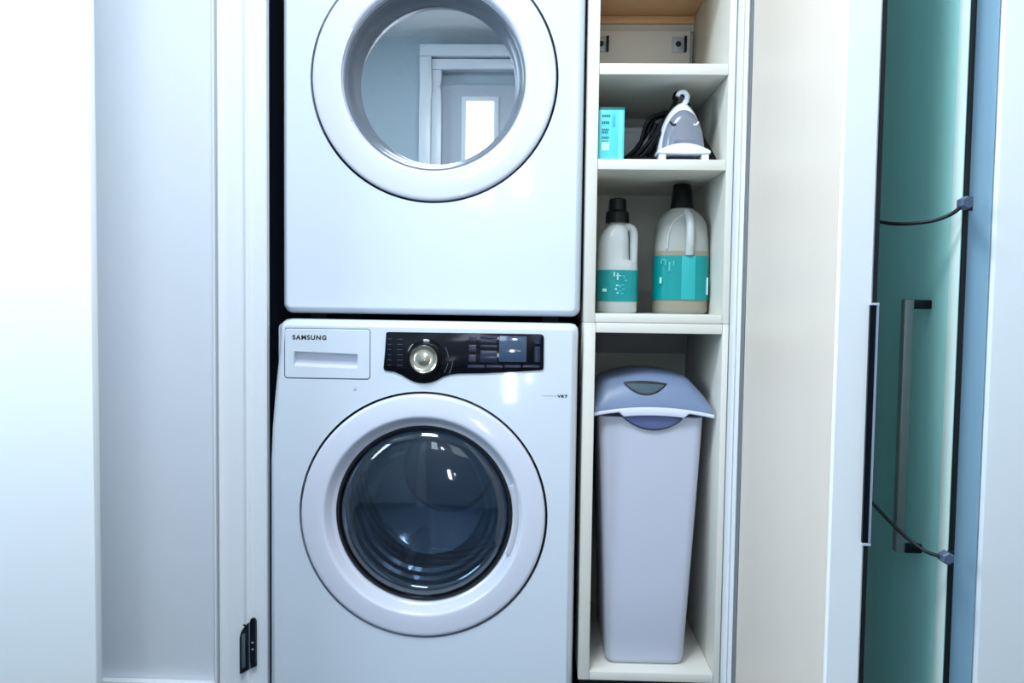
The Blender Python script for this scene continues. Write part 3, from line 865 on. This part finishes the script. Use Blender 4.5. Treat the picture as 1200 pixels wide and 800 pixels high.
Z = 0.9768
b1 = thing('detergent_bottle', (0.185, 0.145, Z), 'smaller white detergent bottle with black cap and teal label, on the left', 'bottle')
bx, by = 0.1855, 0.145
bottle_body('body', [(Z, bx, by, 0.043, 0.038, 3), (Z + 0.004, bx, by, 0.0465, 0.041, 3), (Z + 0.105, bx, by, 0.047, 0.042, 3), (Z + 0.117, bx - 0.0005, by, 0.0465, 0.041, 2.8),
                     (Z + 0.124, bx - 0.010, by, 0.0365, 0.038, 2.8), (Z + 0.150, bx - 0.0105, by, 0.0355, 0.037, 2.8), (Z + 0.172, bx - 0.0090, by, 0.0340, 0.035, 2.6),
                     (Z + 0.192, bx - 0.005, by, 0.0285, 0.030, 2.3), (Z + 0.204, bx - 0.002, by, 0.020, 0.021, 2), (Z + 0.212, bx - 0.002, by, 0.018, 0.018, 2)], M_BOTTLE, b1)
tube('grip', [(bx + 0.010, by, Z + 0.202), (bx + 0.026, by, Z + 0.200), (bx + 0.0365, by, Z + 0.188), (bx + 0.0375, by, Z + 0.150), (bx + 0.0365, by, Z + 0.106)], 0.0098, M_BOTTLE, b1, 12)
cap_part('cap', bx - 0.002, by, Z + 0.210, Z + 0.266, 0.0275, 0.0195, b1, 0.42)


def label_band(name, cx, cy, hw, hd, e, z0_, z1_, m, parent, bulge=0.0008):
    loops = [[(x, y, z) for x, y in sup(cx, cy, hw + bulge, hd + bulge, 40, e)] for z in (z0_, z1_)]
    return loft(name, loops, m, parent, 40, caps=False)


lb = label_band('label', bx, by, 0.0470, 0.0420, 3, Z + 0.027, Z + 0.099, M_TEAL, b1)
M_PRINT = mat('label_print', (190, 236, 236), 0.5)
M_PRINT2 = mat('label_print_dim', (70, 190, 190), 0.5)
yl = by - 0.0420 - 0.0010
for (x_, z_, w_, h_) in ((-0.012, 0.084, 0.003, 0.010), (-0.006, 0.085, 0.010, 0.002), (-0.004, 0.076, 0.003, 0.016), (0.004, 0.085, 0.009, 0.002), (0.011, 0.079, 0.003, 0.008), (0.014, 0.073, 0.005, 0.004),
                         (-0.006, 0.062, 0.005, 0.003), (0.001, 0.059, 0.004, 0.006), (0.007, 0.063, 0.005, 0.003), (-0.008, 0.053, 0.004, 0.004), (0.000, 0.050, 0.007, 0.002), (0.009, 0.054, 0.005, 0.003), (-0.004, 0.045, 0.004, 0.003), (0.006, 0.044, 0.005, 0.003)):
    plate('print_mark', [(bx + x_, Z + z_), (bx + x_ + w_, Z + z_), (bx + x_ + w_, Z + z_ + h_), (bx + x_, Z + z_ + h_)], yl - 0.0004, yl + 0.0006, M_PRINT if x_ < 0 else M_PRINT2, lb, 0.0001)
plate('print_patch', rrect(bx - 0.037, bx - 0.027, Z + 0.049, Z + 0.056, 0.002, 3), by - 0.0400, by - 0.036, M_PRINT, lb, 0.0003)

b2 = thing('detergent_bottle', (0.338, 0.18, Z), 'larger translucent detergent jug with black cap and teal label, on the right', 'bottle')
bx, by = 0.3390, 0.180
bottle_body('body', [(Z, bx, by, 0.058, 0.046, 3), (Z + 0.004, bx, by, 0.062, 0.050, 3), (Z + 0.133, bx, by, 0.064, 0.052, 3), (Z + 0.150, bx, by, 0.0635, 0.051, 3), (Z + 0.175, bx, by, 0.0630, 0.0500, 2.8),
                     (Z + 0.200, bx + 0.0, by, 0.0605, 0.0475, 2.6), (Z + 0.215, bx, by, 0.0570, 0.0445, 2.5), (Z + 0.228, bx + 0.0005, by, 0.050, 0.039, 2.3), (Z + 0.238, bx + 0.0005, by, 0.040, 0.033, 2.1), (Z + 0.246, bx + 0.0005, by, 0.029, 0.027, 2), (Z + 0.250, bx + 0.0005, by, 0.024, 0.024, 2)], M_JUG, b2)
label_band('fill_line', bx, by, 0.0637, 0.0517, 3, Z + 0.118, Z + 0.146, M_JUGLOW, b2, 0.0004)['label'] = 'brownish liquid showing above the label'
label_band('lower_band', bx, by, 0.0630, 0.0508, 3, Z + 0.006, Z + 0.034, M_JUGLOW, b2, 0.0006)['label'] = 'brownish liquid showing below the label'
lb = label_band('label', bx, by, 0.0640, 0.0522, 3, Z + 0.032, Z + 0.135, M_TEAL, b2, 0.0010)
tube('grip', [(bx + 0.008, by - 0.026, Z + 0.238), (bx + 0.010, by - 0.046, Z + 0.224), (bx + 0.011, by - 0.057, Z + 0.198), (bx + 0.011, by - 0.058, Z + 0.165), (bx + 0.011, by - 0.051, Z + 0.138)], 0.0095, M_BOTTLE, b2, 12)
tube('grip_ridge', [(bx - 0.002, by - 0.038, Z + 0.232), (bx - 0.024, by - 0.0415, Z + 0.214), (bx - 0.036, by - 0.0455, Z + 0.188), (bx - 0.040, by - 0.0480, Z + 0.150)], 0.0022, M_BOTTLE, b2, 8)
cap_part('cap', bx + 0.0005, by, Z + 0.248, Z + 0.306, 0.0275, 0.0205, b2)
yl = by - 0.0522 - 0.0014
for (x_, z_, w_, h_) in ((-0.054, 0.115, 0.003, 0.010), (-0.054, 0.123, 0.036, 0.003), (-0.044, 0.112, 0.003, 0.011), (-0.036, 0.098, 0.004, 0.022), (-0.026, 0.112, 0.003, 0.011)):
    plate('print_mark', [(bx + x_, Z + z_), (bx + x_ + w_, Z + z_), (bx + x_ + w_, Z + z_ + h_), (bx + x_, Z + z_ + h_)], yl - 0.0004 + max(0, -x_ - 0.03) * 0.25, yl + 0.006, M_PRINT2, lb, 0.0001)
plate('label_stripe', [(bx - 0.006, Z + 0.033), (bx + 0.026, Z + 0.033), (bx + 0.026, Z + 0.134), (bx - 0.006, Z + 0.134)], yl - 0.0002, yl + 0.0016, mat('label_pale', (40, 172, 174), 0.35), lb, 0.0001)
plate('print_tick', [(bx - 0.055, Z + 0.070), (bx - 0.051, Z + 0.070), (bx - 0.051, Z + 0.084), (bx - 0.055, Z + 0.084)], yl + 0.006, yl + 0.014, M_PRINT, lb, 0.0001)
plate('print_tick', [(bx + 0.054, Z + 0.045), (bx + 0.057, Z + 0.045), (bx + 0.057, Z + 0.085), (bx + 0.054, Z + 0.085)], yl + 0.007, yl + 0.016, M_PRINT, lb, 0.0001)

# ------------------------------------------------------------------ tall bin
BZ = 0.1722
bn = thing('waste_bin', (0.258, 0.20, BZ), 'tall pale grey waste bin with blue swing lid in the base cabinet', 'bin')


def rr2(cx, hw, y0_, y1_, z, r):
    return [(x, y, z) for x, y in rrect(cx - hw, cx + hw, y0_, y1_, r, 5)]


bod = []
for (z, cx, hw, y0_, y1_, r) in ((BZ, 0.2575, 0.080, 0.068, 0.325, 0.018), (BZ + 0.004, 0.2575, 0.086, 0.062, 0.331, 0.020), (BZ + 0.016, 0.2575, 0.0905, 0.058, 0.335, 0.022), (0.35, 0.2600, 0.098, 0.060, 0.345, 0.022),
                                 (0.55, 0.2620, 0.1085, 0.064, 0.360, 0.022), (0.742, 0.2630, 0.1185, 0.068, 0.375, 0.022)):
    bod.append(rr2(cx, hw, y0_, y1_, z, r))
loft('body', bod, M_BIN, bn, 40)
# raised panel line of the front
# rim: curved white band
top, bot = [], []
for k in range(25):
    s = k / 24
    x = 0.1305 + (0.3995 - 0.1305) * s
    u = (x - 0.262) / 0.135
    zt = 0.7675 - 0.0145 * u * u
    th = 0.0085 if abs(x - 0.2635) > 0.072 else 0.019
    top.append((x, zt))
    bot.append((x, zt - th))
plate('lid_rim', top + bot[::-1], 0.046, 0.385, M_LIDRIM, bn, 0.003)['label'] = 'white curved rim of the lid'
# lid: arched hood
sec = []
N = 32
for k in range(N + 1):
    s = k / N
    x = 0.1325 + (0.3965 - 0.1325) * s
    u = (x - 0.262) / 0.135
    zb = 0.7675 - 0.0145 * u * u
    zc = 0.8450 - 0.036 * u * u
    if u < -0.80:
        zc -= 0.25 * (-0.80 - u) ** 1.2
    if u > 0.62:
        zc -= 0.085 * (u - 0.62) ** 1.0
    q = max(0.0, 1 - abs(u) ** 6 * 0.35)
    sec.append([(x, 0.049, zb + 0.0005), (x, 0.050, zb + 0.012), (x, 0.066 + 0.01 * (1 - q), zb + (zc - zb) * 0.62), (x, 0.086, zc - 0.007), (x, 0.108, zc), (x, 0.150, zc + 0.002), (x, 0.28, zc - 0.002),
                (x, 0.34, zb + (zc - zb) * 0.6), (x, 0.380, zb + 0.0005)])
lid = loft('lid', sec, M_LID, bn, 50)
lid['label'] = 'blue arched swing lid'


def halfmoon(x0_, x1_, zt0, zt1, drop, up=0.004, n=24):
    P = []
    for k in range(n + 1):
        s = k / n
        P.append((x0_ + (x1_ - x0_) * s, zt0 + (zt1 - zt0) * s + up * 4 * s * (1 - s)))
    for k in range(n, -1, -1):
        s = k / n
        P.append((x0_ + (x1_ - x0_) * s, zt0 + (zt1 - zt0) * s - drop * (4 * s * (1 - s)) ** 0.85))
    return P[:n + 1] + P[n + 2:-1]


def slope_plate(name, poly, m, parent, d, zb, yb, zt, yt):
    """plate lying on the sloping front of the lid, between heights zb and zt"""
    o = plate(name, poly, 0.0, 0.004, m, None, 0.0004)
    for v in o.data.vertices:
        s = (v.co.z - zb) / (zt - zb)
        v.co.y = yb + (yt - yb) * s + v.co.y - d
    off = root_of(parent).location
    o.data.transform(Matrix.Translation(-off))
    o.parent = parent
    return o


slope_plate('grip_slot', halfmoon(0.1975, 0.2955, 0.8215, 0.8195, 0.0265), M_BLACK, lid, 0.0030, 0.779, 0.050, 0.836, 0.078)['label'] = 'dark half moon plate painted as the shade of a hand slot'
slope_plate('slot_shade', halfmoon(0.2045, 0.2890, 0.8180, 0.8165, 0.0205, 0.001), M_SLOT, lid, 0.0036, 0.779, 0.050, 0.836, 0.078)  # dark plates on the lid stand in for a shaded recess
plate('lid_tab', halfmoon(0.1935, 0.3320, 0.7465, 0.7415, 0.0300, 0.007), 0.0590, 0.067, M_BLACK, bn, 0.001)
plate('tab_face', halfmoon(0.1975, 0.3280, 0.7455, 0.7410, 0.0265, 0.005), 0.0580, 0.0595, M_TAB, bn, 0.0005)['label'] = 'blue half moon tab below the rim'

# ------------------------------------------------------------------ ceiling lamp of the room
lp = thing('ceiling_lamp', (-0.35, -1.10, 2.5), 'flat square ceiling lamp in front of the closet', 'lamp')
box('lamp_frame', -0.62, -0.08, -1.37, -0.83, 2.47, 2.4995, M_TRIM, lp, 0.004)
box('diffuser', -0.60, -0.10, -1.35, -0.85, 2.462, 2.4698, mat('diffuser', (245, 248, 250), 0.5), lp, 0.002)
area_light('ceiling_lamp_light', (-0.35, -1.10, 2.455), (-0.35, -1.10, 0.0), 0.48, 0.48, 41, (0.82, 0.91, 1.0))
